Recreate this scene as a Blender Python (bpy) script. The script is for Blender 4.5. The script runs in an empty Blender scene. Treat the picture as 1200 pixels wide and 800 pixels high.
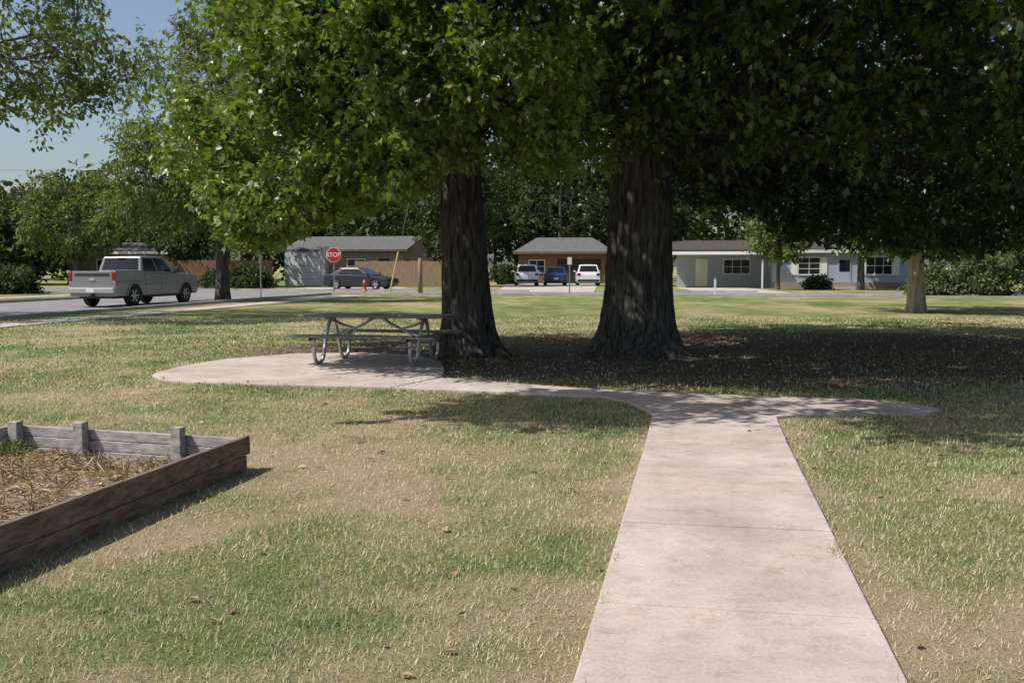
import bpy, bmesh, math, random
import numpy as np
from mathutils import Vector, Matrix
random.seed(7); rng=np.random.default_rng(7)
scene=bpy.context.scene
COL=scene.collection

# ---------------------------------------------------------------- helpers
def hash3(ix,iy,iz):
    n=(ix*73856093)^(iy*19349663)^(iz*83492791)
    n&=0x7fffffff
    n=((n^(n>>13))*1274126177)&0x7fffffff
    n=((n^(n>>15))*668265263)&0x7fffffff
    return ((n>>7)&0xffff)/65535.0
def vnoise(x,y,z=0.0):
    x=np.asarray(x,float); y=np.asarray(y,float)+0*x; z=np.asarray(z,float)+0*x
    ix=np.floor(x).astype(np.int64); iy=np.floor(y).astype(np.int64); iz=np.floor(z).astype(np.int64)
    fx=x-ix; fy=y-iy; fz=z-iz
    fx=fx*fx*(3-2*fx); fy=fy*fy*(3-2*fy); fz=fz*fz*(3-2*fz)
    r=0
    for dx in (0,1):
        wx=fx if dx else 1-fx
        for dy in (0,1):
            wy=fy if dy else 1-fy
            for dz in (0,1):
                wz=fz if dz else 1-fz
                r=r+wx*wy*wz*hash3(ix+dx,iy+dy,iz+dz)
    return r
def fbm(x,y,z=0.0,o=4):
    s=0;a=.5;t=0
    for i in range(o):
        s=s+a*vnoise(x*2**i+17.3*i,y*2**i-9.1*i,z); t+=a; a*=.5
    return s/t
def sstep(a,b,x):
    t=np.clip((x-a)/(b-a),0,1); return t*t*(3-2*t)
def nrm(v): return v/np.maximum(np.linalg.norm(v,axis=-1,keepdims=True),1e-9)

def arr_mesh(name,verts,faces,mat,parent=None,smooth=False,attrs=None,loc=(0,0,0)):
    verts=np.asarray(verts,np.float32); faces=np.asarray(faces,np.int32)
    k=faces.shape[1]; nf=faces.shape[0]
    me=bpy.data.meshes.new(name)
    me.vertices.add(len(verts)); me.vertices.foreach_set('co',verts.ravel())
    me.loops.add(nf*k); me.loops.foreach_set('vertex_index',faces.ravel())
    me.polygons.add(nf); me.polygons.foreach_set('loop_start',np.arange(0,nf*k,k,dtype=np.int32))
    if smooth: me.polygons.foreach_set('use_smooth',np.ones(nf,bool))
    me.update(calc_edges=True)
    if attrs:
        for n,d in attrs.items():
            a=me.attributes.new(n,'FLOAT','POINT'); a.data.foreach_set('value',np.asarray(d,np.float32))
    me.materials.append(mat)
    ob=bpy.data.objects.new(name,me); COL.objects.link(ob); ob.location=loc
    if parent: ob.parent=parent
    return ob
def pd_mesh(name,v,f,mat,parent=None,bevel=0,smooth=False,seg=2):
    me=bpy.data.meshes.new(name); me.from_pydata([tuple(p) for p in v],[],f); me.update()
    bm=bmesh.new(); bm.from_mesh(me); bmesh.ops.recalc_face_normals(bm,faces=bm.faces); bm.to_mesh(me); bm.free()
    me.materials.append(mat)
    if smooth:
        for p in me.polygons: p.use_smooth=True
    ob=bpy.data.objects.new(name,me); COL.objects.link(ob)
    if parent: ob.parent=parent
    if bevel:
        m=ob.modifiers.new('b','BEVEL'); m.width=bevel; m.segments=seg; m.limit_method='ANGLE'; m.angle_limit=math.radians(35)
    return ob
def empty(name,loc=(0,0,0),rz=0):
    e=bpy.data.objects.new(name,None); e.location=loc; e.rotation_euler=(0,0,rz); COL.objects.link(e); e.empty_display_size=.2
    return e
def box(name,x0,x1,y0,y1,z0,z1,mat,parent=None,bevel=0):
    v=[(x0,y0,z0),(x1,y0,z0),(x1,y1,z0),(x0,y1,z0),(x0,y0,z1),(x1,y0,z1),(x1,y1,z1),(x0,y1,z1)]
    f=[(0,3,2,1),(4,5,6,7),(0,1,5,4),(1,2,6,5),(2,3,7,6),(3,0,4,7)]
    return pd_mesh(name,v,f,mat,parent,bevel)
def prism(name,prof,y0,y1,mat,parent=None,bevel=0):
    n=len(prof); v=[(p[0],y0,p[1]) for p in prof]+[(p[0],y1,p[1]) for p in prof]
    f=[tuple(range(n)),tuple(range(2*n-1,n-1,-1))]+[(i,(i+1)%n,(i+1)%n+n,i+n) for i in range(n)]
    return pd_mesh(name,v,f,mat,parent,bevel)
def slab(name,poly,z0,z1,mat,parent=None,bevel=0):
    n=len(poly); v=[(p[0],p[1],z0) for p in poly]+[(p[0],p[1],z1) for p in poly]
    f=[tuple(range(n-1,-1,-1)),tuple(range(n,2*n))]+[(i,(i+1)%n,(i+1)%n+n,i+n) for i in range(n)]
    return pd_mesh(name,v,f,mat,parent,bevel)
class Tubes:
    def __init__(s): s.v=[]; s.f=[]; s.n=0
    def add(s,pts,rad,sides=6):
        pts=np.asarray(pts,float); rad=np.asarray(rad,float)+np.zeros(len(pts))
        tan=np.gradient(pts,axis=0); tan=nrm(tan)
        ref=np.array([0,0,1.0]) if abs(tan[0][2])<.9 else np.array([1.0,0,0])
        a=nrm(np.cross(tan,ref)); b=np.cross(tan,a)
        th=np.linspace(0,2*math.pi,sides,endpoint=False)
        ring=pts[:,None,:]+rad[:,None,None]*(np.cos(th)[None,:,None]*a[:,None,:]+np.sin(th)[None,:,None]*b[:,None,:])
        s.v.append(ring.reshape(-1,3))
        m=len(pts); i=np.arange(m-1)[:,None]; j=np.arange(sides)[None,:]; j2=(j+1)%sides
        q=np.stack([i*sides+j,i*sides+j2,(i+1)*sides+j2,(i+1)*sides+j],-1).reshape(-1,4)+s.n
        s.f.append(q); s.n+=m*sides
    def obj(s,name,mat,parent=None,smooth=True,off=(0,0,0)):
        return arr_mesh(name,np.concatenate(s.v)-np.array(off),np.concatenate(s.f),mat,parent,smooth)
def pipe(name,pts,r,mat,parent,sides=10,sub=4):
    P=[np.array(p,float) for p in pts]; P=[P[0]]+P+[P[-1]]; out=[]
    for i in range(1,len(P)-2):
        for k in range(sub):
            t=k/sub; a,b,c,d=P[i-1],P[i],P[i+1],P[i+2]
            out.append(.5*((2*b)+(-a+c)*t+(2*a-5*b+4*c-d)*t*t+(-a+3*b-3*c+d)*t**3))
    out.append(P[-1]); T=Tubes(); T.add(out,r,sides); return T.obj(name,mat,parent)
def lathe(name,prof,mat,parent,axis='y',seg=28,loc=(0,0,0)):
    v=[];f=[];n=len(prof)
    for i in range(seg):
        a=2*math.pi*i/seg
        for r,h in prof:
            v.append((loc[0]+r*math.cos(a),loc[1]+h,loc[2]+r*math.sin(a)) if axis=='y' else (loc[0]+r*math.cos(a),loc[1]+r*math.sin(a),loc[2]+h))
    for i in range(seg):
        for j in range(n-1):
            f.append((i*n+j,((i+1)%seg)*n+j,((i+1)%seg)*n+j+1,i*n+j+1))
    return pd_mesh(name,v,f,mat,parent,0,True)

# ---------------------------------------------------------------- materials
def new_mat(name):
    m=bpy.data.materials.new(name); m.use_nodes=True; nt=m.node_tree; nt.nodes.clear()
    o=nt.nodes.new('ShaderNodeOutputMaterial'); p=nt.nodes.new('ShaderNodeBsdfPrincipled'); nt.links.new(p.outputs[0],o.inputs[0])
    return m,nt,p,o
def noise(nt,scale,detail=4,rough=.6,vec=None,obj=False):
    n=nt.nodes.new('ShaderNodeTexNoise'); n.inputs['Scale'].default_value=scale; n.inputs['Detail'].default_value=detail; n.inputs['Roughness'].default_value=rough
    if vec is None:
        if obj:
            tc=nt.nodes.new('ShaderNodeTexCoord'); vec=tc.outputs['Object']
        else:
            g=nt.nodes.new('ShaderNodeNewGeometry'); vec=g.outputs['Position']
    nt.links.new(vec,n.inputs['Vector']); return n
def ramp(nt,fac,stops):
    r=nt.nodes.new('ShaderNodeValToRGB'); e=r.color_ramp.elements
    while len(e)<len(stops): e.new(.5)
    for i,(p,c) in enumerate(stops): e[i].position=p; e[i].color=(*c,1) if len(c)==3 else c
    nt.links.new(fac,r.inputs[0]); return r.outputs[0]
def mixc(nt,fac,a,b,mode='MIX'):
    m=nt.nodes.new('ShaderNodeMix'); m.data_type='RGBA'; m.blend_type=mode
    for s,val in ((0,fac),(6,a),(7,b)):
        if hasattr(val,'links'): nt.links.new(val,m.inputs[s])
        else: m.inputs[s].default_value=val if s==0 else (*val,1)
    return m.outputs[2]
def math_(nt,op,a,b):
    m=nt.nodes.new('ShaderNodeMath'); m.operation=op
    for i,val in enumerate((a,b)):
        if hasattr(val,'links'): nt.links.new(val,m.inputs[i])
        else: m.inputs[i].default_value=val
    return m.outputs[0]
def bump(nt,p,h,strength=.4,dist=.02):
    b=nt.nodes.new('ShaderNodeBump'); b.inputs['Strength'].default_value=strength; b.inputs['Distance'].default_value=dist
    nt.links.new(h,b.inputs['Height']); nt.links.new(b.outputs[0],p.inputs['Normal'])
def simple(name,c,rough=.6,metal=0,var=.15,scale=6,coat=0,spec=.5,obj=False):
    m,nt,p,o=new_mat(name)
    n=noise(nt,scale,5,obj=obj)
    a=tuple(x*(1-var) for x in c); b=tuple(min(1,x*(1+var)) for x in c)
    nt.links.new(ramp(nt,n.outputs[0],[(.3,a),(.7,b)]),p.inputs['Base Color'])
    p.inputs['Roughness'].default_value=rough; p.inputs['Metallic'].default_value=metal
    p.inputs['Coat Weight'].default_value=coat; p.inputs['Specular IOR Level'].default_value=spec
    return m
def leaf_mat(name,cols,trans=.25,rough=.42,spec=.5):
    m,nt,p,o=new_mat(name)
    g=nt.nodes.new('ShaderNodeNewGeometry')
    c=ramp(nt,g.outputs['Random Per Island'],cols)
    n=noise(nt,.7,2); c2=mixc(nt,.55,c,ramp(nt,n.outputs[0],[(.3,(.55,.6,.5)),(.7,(1.25,1.2,1.1))]),'MULTIPLY')
    nt.links.new(c2,p.inputs['Base Color']); p.inputs['Roughness'].default_value=rough; p.inputs['Specular IOR Level'].default_value=spec
    t=nt.nodes.new('ShaderNodeBsdfTranslucent'); 
    ct=mixc(nt,1.0,c2,(1.9,2.0,.7),'MULTIPLY'); nt.links.new(ct,t.inputs[0])
    mx=nt.nodes.new('ShaderNodeMixShader'); mx.inputs[0].default_value=trans
    nt.links.new(p.outputs[0],mx.inputs[1]); nt.links.new(t.outputs[0],mx.inputs[2]); nt.links.new(mx.outputs[0],o.inputs[0])
    return m
M={}
M['oak']=leaf_mat('oak_leaves',[(0,(.08,.13,.025)),(.5,(.13,.195,.04)),(.85,(.18,.24,.06)),(.99,(.2,.21,.06)),(1,(.3,.12,.03))],.3,.38,.5)  # oak leaf brightened: sunlit look put into the colour
M['oakd']=leaf_mat('oak_leaves_dark',[(0,(.035,.065,.015)),(.5,(.06,.10,.022)),(.9,(.09,.13,.03)),(1,(.12,.14,.03))],.14,.4,.5)  # darker copy of the oak leaf: canopy shade put into the colour
M['elm']=leaf_mat('elm_leaves',[(0,(.08,.11,.035)),(.6,(.13,.17,.06)),(1,(.19,.22,.09))],.3,.55,.3)
M['far']=leaf_mat('distant_leaves',[(0,(.03,.05,.018)),(.6,(.055,.08,.028)),(1,(.10,.125,.045))],.2,.6,.3)
M['shrub']=leaf_mat('shrub_leaves',[(0,(.07,.10,.04)),(.6,(.12,.15,.065)),(1,(.21,.22,.12))],.25,.55,.3)
M['litter']=leaf_mat('dry_leaves',[(0,(.15,.09,.055)),(.5,(.28,.185,.12)),(.9,(.40,.29,.19)),(1,(.5,.38,.25))],.1,.7,.3)

def bark_mat(name,dark,light,sc=1.0):
    m,nt,p,o=new_mat(name)
    tc=nt.nodes.new('ShaderNodeNewGeometry'); mp=nt.nodes.new('ShaderNodeMapping'); mp.inputs['Scale'].default_value=(14*sc,14*sc,1.9*sc)
    nt.links.new(tc.outputs['Position'],mp.inputs[0])
    n=noise(nt,1.3,8,.7,vec=mp.outputs[0])
    nt.links.new(ramp(nt,n.outputs[0],[(.38,dark),(.62,light)]),p.inputs['Base Color'])
    p.inputs['Roughness'].default_value=.95; p.inputs['Specular IOR Level'].default_value=.2
    bump(nt,p,n.outputs[0],1,.06); return m
M['bark']=bark_mat('oak_bark',(.022,.02,.018),(.16,.15,.138))
M['barkpale']=bark_mat('pale_bark',(.28,.23,.19),(.55,.47,.4),.6)

def ground_mat():
    m,nt,p,o=new_mat('lawn_ground')
    def at(n):
        a=nt.nodes.new('ShaderNodeAttribute'); a.attribute_name=n; return a.outputs['Fac']
    dry=at('dry'); mul=at('mulch')
    n1=noise(nt,22,8,.75); n2=noise(nt,1.1,5,.6); n3=noise(nt,.17,4,.6)
    d=math_(nt,'ADD',dry,math_(nt,'MULTIPLY',math_(nt,'SUBTRACT',n1.outputs[0],.5),1.1))
    d=math_(nt,'ADD',d,math_(nt,'MULTIPLY',math_(nt,'SUBTRACT',n2.outputs[0],.5),.6))
    d=math_(nt,'ADD',d,math_(nt,'MULTIPLY',math_(nt,'SUBTRACT',n3.outputs[0],.5),.5))
    c=ramp(nt,d,[(.15,(.105,.155,.045)),(.42,(.22,.245,.09)),(.64,(.36,.31,.165)),(.92,(.48,.375,.25))])
    n4=noise(nt,60,4,.8)
    c=mixc(nt,.8,c,ramp(nt,n4.outputs[0],[(.3,(.45,.45,.42)),(.65,(1.35,1.35,1.28))]),'MULTIPLY')
    n5=noise(nt,6,6,.8)
    c=mixc(nt,.55,c,ramp(nt,n5.outputs[0],[(.35,(.62,.68,.6)),(.6,(1.1,1.1,1.08))]),'MULTIPLY')
    dirt=ramp(nt,n1.outputs[0],[(.3,(.09,.062,.047)),(.55,(.23,.17,.13)),(.75,(.36,.27,.21))])
    mm=math_(nt,'ADD',mul,math_(nt,'MULTIPLY',math_(nt,'SUBTRACT',n2.outputs[0],.5),1.1))
    mm=math_(nt,'ADD',mm,math_(nt,'MULTIPLY',math_(nt,'SUBTRACT',n5.outputs[0],.5),.5))
    mf=ramp(nt,mm,[(.35,(0,0,0)),(.75,(1,1,1))])
    c=mixc(nt,mf,c,dirt)
    nt.links.new(c,p.inputs['Base Color']); p.inputs['Roughness'].default_value=1; p.inputs['Specular IOR Level'].default_value=.1
    bump(nt,p,n4.outputs[0],.9,.035); return m
M['ground']=ground_mat()
def blade_mat():
    m,nt,p,o=new_mat('grass_blades')
    a=nt.nodes.new('ShaderNodeAttribute'); a.attribute_name='dry'
    g=nt.nodes.new('ShaderNodeNewGeometry')
    d=math_(nt,'ADD',a.outputs['Fac'],math_(nt,'MULTIPLY',math_(nt,'SUBTRACT',g.outputs['Random Per Island'],.5),.9))
    c=ramp(nt,d,[(.08,(.14,.22,.075)),(.38,(.27,.345,.135)),(.58,(.5,.47,.26)),(.9,(.68,.58,.40))])
    nt.links.new(c,p.inputs['Base Color']); p.inputs['Roughness'].default_value=.6; p.inputs['Specular IOR Level'].default_value=.3
    t=nt.nodes.new('ShaderNodeBsdfTranslucent'); nt.links.new(c,t.inputs[0])
    mx=nt.nodes.new('ShaderNodeMixShader'); mx.inputs[0].default_value=.35
    nt.links.new(p.outputs[0],mx.inputs[1]); nt.links.new(t.outputs[0],mx.inputs[2]); nt.links.new(mx.outputs[0],o.inputs[0])
    return m
M['blade']=blade_mat()
def concrete(name,c,stain=.25):
    m,nt,p,o=new_mat(name)
    n=noise(nt,1.3,7,.65); n2=noise(nt,55,5,.8); n3=noise(nt,5,6,.75); n4=noise(nt,.55,3,.5)
    a=tuple(x*(1-stain) for x in c)
    col=ramp(nt,n.outputs[0],[(.35,a),(.6,c)])
    col=mixc(nt,.5,col,ramp(nt,n2.outputs[0],[(.35,(.68,.67,.66)),(.65,(1.18,1.17,1.16))]),'MULTIPLY')
    col=mixc(nt,.65,col,ramp(nt,n3.outputs[0],[(.33,(.72,.67,.62)),(.5,(1,1,1))]),'MULTIPLY')
    col=mixc(nt,.6,col,ramp(nt,n4.outputs[0],[(.4,(.86,.83,.8)),(.6,(1.06,1.06,1.06))]),'MULTIPLY')
    nt.links.new(col,p.inputs['Base Color']); p.inputs['Roughness'].default_value=.9; p.inputs['Specular IOR Level'].default_value=.25
    bump(nt,p,n2.outputs[0],.35,.004); return m
M['conc']=concrete('walk_concrete',(.55,.47,.425))
M['drive']=concrete('drive_concrete',(.52,.47,.44),.15)
M['asphalt']=concrete('street_asphalt',(.27,.26,.265),.2)
M['kerb']=concrete('kerb_concrete',(.48,.45,.42))
def wood(name,dark,light,sx=3,sz=30,ax=0):
    m,nt,p,o=new_mat(name)
    tc=nt.nodes.new('ShaderNodeTexCoord'); mp=nt.nodes.new('ShaderNodeMapping')
    s=[sz,sz,sz]; s[ax]=sx; mp.inputs['Scale'].default_value=s
    nt.links.new(tc.outputs['Object'],mp.inputs[0]); n=noise(nt,1,7,.65,vec=mp.outputs[0])
    nt.links.new(ramp(nt,n.outputs[0],[(.3,dark),(.7,light)]),p.inputs['Base Color']); p.inputs['Roughness'].default_value=.9
    p.inputs['Specular IOR Level'].default_value=.2
    bump(nt,p,n.outputs[0],.6,.006); return m
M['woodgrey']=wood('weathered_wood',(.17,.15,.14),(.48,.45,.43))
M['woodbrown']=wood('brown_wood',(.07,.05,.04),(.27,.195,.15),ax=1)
M['fence']=wood('fence_wood',(.13,.075,.045),(.28,.17,.11),sx=2,sz=8,ax=2)
M['fence2']=wood('fence_wood_tan',(.2,.14,.09),(.36,.27,.19),sx=2,sz=8,ax=2)
M['soil']=simple('bed_soil',(.28,.22,.175),1,0,.45,30,spec=.1)
M['straw']=leaf_mat('dry_stalks',[(0,(.22,.16,.11)),(.5,(.38,.3,.22)),(1,(.56,.47,.36))],.1,.8,.2)
M['weed']=leaf_mat('green_weeds',[(0,(.08,.12,.04)),(1,(.2,.22,.1))],.25,.6,.3)
M['galv']=simple('galvanised_pipe',(.5,.51,.52),.45,.7,.15,12)
M['plank']=simple('table_plank',(.17,.165,.15),.55,0,.25,9)
M['white']=simple('white_paint',(.78,.78,.76),.5,0,.05)
M['glass']=simple('window_glass',(.012,.015,.018),.12,0,.2,2,spec=.5)
M['rubber']=simple('tyre_rubber',(.02,.02,.02),.85)
M['rim']=simple('wheel_rim',(.5,.5,.52),.3,.9,.05)
M['chrome']=simple('chrome_bumper',(.6,.6,.62),.25,.9,.05)
M['tail']=simple('tail_lamp',(.25,.012,.012),.25,0,.1)
M['blackp']=simple('black_plastic',(.025,.025,.027),.6)
M['pgrey']=simple('grey_car_paint',(.23,.23,.235),.35,.25,.04,coat=.5)
M['pwhite']=simple('white_car_paint',(.75,.75,.74),.3,0,.03,coat=.7)
M['pblue']=simple('blue_car_paint',(.02,.06,.17),.3,.1,.04,coat=.6)
M['pnavy']=simple('dark_car_paint',(.014,.018,.027),.3,0,.04,coat=.3)
M['red']=simple('sign_red',(.6,.03,.03),.4,0,.04)
M['hydr']=simple('hydrant_red',(.55,.05,.03),.45,0,.1)
M['yel']=simple('guard_yellow',(.55,.43,.12),.5,0,.05)
M['post']=simple('steel_post',(.3,.31,.3),.5,.6)
M['bin']=simple('bin_blue',(.03,.12,.38),.5,0,.08)
M['roof']=simple('roof_shingles',(.13,.125,.12),.95,0,.3,5,spec=.15)
M['roofb']=simple('roof_brown',(.08,.068,.06),.95,0,.3,5,spec=.15)
M['dark']=simple('dark_interior',(.03,.028,.025),.9)
def siding(name,c,step=.2):
    m,nt,p,o=new_mat(name)
    g=nt.nodes.new('ShaderNodeTexCoord'); sx=nt.nodes.new('ShaderNodeSeparateXYZ'); nt.links.new(g.outputs['Object'],sx.inputs[0])
    fr=math_(nt,'FRACT',math_(nt,'DIVIDE',sx.outputs[2],step),0)
    n=noise(nt,3,4)
    col=mixc(nt,1,ramp(nt,n.outputs[0],[(.3,tuple(x*.88 for x in c)),(.7,c)]),ramp(nt,fr,[(0,(.45,.45,.45)),(.1,(1,1,1))]),'MULTIPLY')
    nt.links.new(col,p.inputs['Base Color']); p.inputs['Roughness'].default_value=.7
    bump(nt,p,fr,.6,.02); return m
M['siding']=siding('grey_siding',(.44,.49,.6))
M['sidingw']=siding('white_siding',(.66,.68,.72))
def brick(name,a,b):
    m,nt,p,o=new_mat(name)
    tc=nt.nodes.new('ShaderNodeTexCoord'); sp=nt.nodes.new('ShaderNodeSeparateXYZ'); cb=nt.nodes.new('ShaderNodeCombineXYZ')
    nt.links.new(tc.outputs['Object'],sp.inputs[0]); nt.links.new(math_(nt,'ADD',sp.outputs[0],sp.outputs[1]),cb.inputs[0]); nt.links.new(sp.outputs[2],cb.inputs[1])
    t=nt.nodes.new('ShaderNodeTexBrick'); nt.links.new(cb.outputs[0],t.inputs[0])
    t.inputs['Color1'].default_value=(*a,1); t.inputs['Color2'].default_value=(*b,1); t.inputs['Mortar'].default_value=(.3,.27,.25,1)
    t.inputs['Scale'].default_value=1; t.inputs['Brick Width'].default_value=.22; t.inputs['Row Height'].default_value=.075; t.inputs['Mortar Size'].default_value=.01
    nt.links.new(t.outputs[0],p.inputs['Base Color']); p.inputs['Roughness'].default_value=.9; return m
M['brick']=brick('brown_brick',(.2,.12,.085),(.3,.19,.14))
M['brickp']=brick('pale_brick',(.25,.17,.13),(.34,.24,.19))

# ---------------------------------------------------------------- street grid frame
GA=math.radians(-10.6); CA,SA=math.cos(GA),math.sin(GA)
def G(a,b): return (a*CA-b*SA, a*SA+b*CA)

# ---------------------------------------------------------------- walk polygons
patio=[(-5.13,14.3),(-5.05,13.9),(-4.75,13.4),(-4.2,13.02),(-3.0,12.72),(-1.53,12.47),(-.97,13.66),(-1.0,14.7),(-1.15,16.0),(-1.6,17.0),(-2.6,17.55),(-3.8,17.35),(-4.7,16.4),(-5.05,15.2)]
link=[(-1.51,12.46),(.2,11.92),(1.05,11.66),(1.32,11.2),(1.47,10.25),(2.70,10.05),(3.0,10.2),(4.35,10.3),(4.6,10.6),(4.45,11.05),(3.8,11.42),(2.5,11.78),(1.27,12.2),(.22,12.8),(-.95,13.65)]
def wc(y): return .85+(y-3.61)*.187
walk=[(wc(-1)-.595,-1),(wc(-1)+.595,-1),(wc(10.2)+.595,10.08),(wc(10.2)-.595,10.25)]
BO=np.array([-2.02,7.47]); BU=np.array([-.955,.297]); BV=np.array([-.2,-.98])
BU/=np.linalg.norm(BU); BV/=np.linalg.norm(BV)
bed=[tuple(BO),tuple(BO+BU*2.2),tuple(BO+BU*2.2+BV*5),tuple(BO+BV*5)]
def inpoly(x,y,poly):
    r=np.zeros(x.shape,bool); n=len(poly)
    for i in range(n):
        x1,y1=poly[i]; x2,y2=poly[(i+1)%n]
        c=((y1>y)!=(y2>y))
        with np.errstate(divide='ignore',invalid='ignore'):
            xi=(x2-x1)*(y-y1)/((y2-y1) if y2!=y1 else 1e-9)+x1
        r^=c&(x<xi)
    return r
def hard(x,y):
    return inpoly(x,y,patio)|inpoly(x,y,link)|inpoly(x,y,walk)|inpoly(x,y,bed)
def dry_f(x,y):
    d=.16+.62*fbm(x*.38+3,y*.38+8,0,4)
    d=d+.28*sstep(.50,.70,fbm(x*.9+40,y*.9+3,0,4))
    d=d+.38*(fbm(x*2.6+4,y*2.6,2,3)-.5)
    d=d+.34*np.exp(-(((x+.9)/1.8)**2+((y-7.6)/1.6)**2))*(.3+fbm(x*1.7,y*1.7,5,3))*1.3
    d=d+.16*np.exp(-(((x-3.3)/1.5)**2+((y-4.4)/1.6)**2))
    e=np.abs(x-(wc(y))); d=d+.25*np.exp(-((e-.62)/.2)**2)*(y<10.4)*(.4+fbm(x*3,y*3,9,3))
    d=d-.05*sstep(17,30,y)
    return d
def mulch_f(x,y):
    r=np.sqrt(((x-4.2)/10.6)**2+((y-18.1)/6.1)**2)
    r2=np.sqrt(((x-13)/7)**2+((y-16.5)/4.2)**2)
    r=np.minimum(r,r2)
    return 1-sstep(.6,1.15,r+.5*(fbm(x*.5,y*.5,3,4)-.5))

# ---------------------------------------------------------------- ground
xs=np.concatenate([[-900,-500,-250,-120,-70],np.arange(-45,-10,1.0),np.arange(-10,15,.125),np.arange(15,45,1.0),[45,70,120,250,500,900]])
ys=np.concatenate([[-200,-80,-30,-10,-4],np.arange(-1,2,.5),np.arange(2,26,.125),np.arange(26,70,1.0),[70,90,130,200,350,600,900,1400]])
X,Y=np.meshgrid(xs,ys); nx,ny=len(xs),len(ys)
i=np.arange(ny-1)[:,None]; j=np.arange(nx-1)[None,:]
F=np.stack([i*nx+j,i*nx+j+1,(i+1)*nx+j+1,(i+1)*nx+j],-1).reshape(-1,4)
x,y=X.ravel(),Y.ravel()
arr_mesh('ground',np.stack([x,y,0*x],-1),F,M['ground'],attrs={'dry':dry_f(x,y),'mulch':mulch_f(x,y)})

def blades():
    zones=[(2.6,5,4400,.024,.0028),(5,8,3000,.026,.0036),(8,12,1500,.03,.005),(12,18,600,.034,.009),(18,30,170,.04,.016)]
    V=[];D=[]
    for y0,y1,den,L,w in zones:
        hw=lambda q:q*.52+1.2
        W=hw(y1); N=int(den*(y1-y0)*2*W)
        x=rng.uniform(-W,W,N); y=rng.uniform(y0,y1,N)
        k=np.abs(x)<hw(y); x=x[k]; y=y[k]
        jx=(fbm(x*4,y*4,1,3)-.5)*.2; k=~(hard(x+jx,y+jx*.6)&hard(x+jx*.3,y)); x=x[k]; y=y[k]
        onh=hard(x,y); k=~(onh&inpoly(x,y,bed)); x=x[k];y=y[k];onh=onh[k]
        d=dry_f(x,y); mu=mulch_f(x,y)
        keep=np.clip(1.1-.8*sstep(.45,.95,d),.32,1)*(1-.82*sstep(.3,.8,mu))
        keep*=.4+1.1*fbm(x*5,y*5,2,2)
        k=rng.random(len(x))<keep; x,y,d,onh=x[k],y[k],d[k],onh[k]; n=len(x)
        l=L*rng.uniform(.5,1.7,n)*(1.15-.35*d)*(1+.4*sstep(.5,.8,fbm(x*1.3,y*1.3,8,3))); th=rng.uniform(0,2*math.pi,n); tilt=rng.uniform(.2,1.3,n)
        l=np.where(onh,l*1.3,l); z0=np.where(onh,.025,0)
        dx,dy=np.cos(th),np.sin(th); px,py=-dy,dx; ww=w*rng.uniform(.6,1.3,n)
        a=np.stack([x-px*ww,y-py*ww,z0],-1); b=np.stack([x+px*ww,y+py*ww,z0],-1)
        c=np.stack([x+dx*l*np.sin(tilt),y+dy*l*np.sin(tilt),z0+l*np.cos(tilt)+.004],-1)
        V.append(np.stack([a,b,c],1).reshape(-1,3)); D.append(np.repeat(d,3))
    V=np.concatenate(V); D=np.concatenate(D); n=len(V)//3
    arr_mesh('lawn_grass',V,np.arange(3*n).reshape(-1,3),M['blade'],attrs={'dry':D})
blades()

def leaf_geo(P,size,out=None,up=.9,droop=.35,flat=False,wid=.5,lobed=False):
    n=len(P); r=rng.normal(size=(n,3))
    if flat:
        th=rng.uniform(0,2*math.pi,n); d=np.stack([np.cos(th),np.sin(th),rng.normal(0,.12,n)],-1); nn=np.array([0,0,1.0])+rng.normal(0,.25,(n,3))
    else:
        d=nrm(r)*.9+np.array([0,0,-droop])
        if out is not None: d=d+.6*out
        nn=rng.normal(size=(n,3))*.6+np.array([0,0,up])
    d=nrm(d); nn=nrm(nn-(nn*d).sum(-1,keepdims=True)*d); s=np.cross(nn,d)
    L=size[:,None]; Wd=(size*wid*rng.uniform(.75,1.25,n))[:,None]
    if lobed:
        t=P+d*L-nn*L*.12
        a1=P+d*L*.55+s*L*.15; a2=P+d*L*.55-s*L*.15
        sl=P+d*L*.68+s*L*.33+nn*L*.08; sr=P+d*L*.68-s*L*.33+nn*L*.08
        bl=P+d*L*.25+s*L*.2; br=P+d*L*.25-s*L*.2
        V=np.stack([P,a2,t,a1,sr,br,sl,bl],1).reshape(-1,3)
        k=np.arange(n)[:,None]*8
        return V,np.concatenate([k+np.array([[0,1,2,3]]),k+np.array([[0,5,4,1]]),k+np.array([[0,3,6,7]])])
    b=P; t=P+d*L-nn*L*.08
    l1=P+d*L*.38+s*Wd*.5+nn*Wd*.16; l2=P+d*L*.68+s*Wd*.42+nn*Wd*.14
    r1=P+d*L*.38-s*Wd*.5+nn*Wd*.16; r2=P+d*L*.68-s*Wd*.42+nn*Wd*.14
    V=np.stack([b,r1,r2,t,l2,l1],1).reshape(-1,3)
    k=np.arange(n)[:,None]*6
    return V,np.concatenate([k+np.array([[0,1,2,3]]),k+np.array([[0,3,4,5]])])

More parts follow.
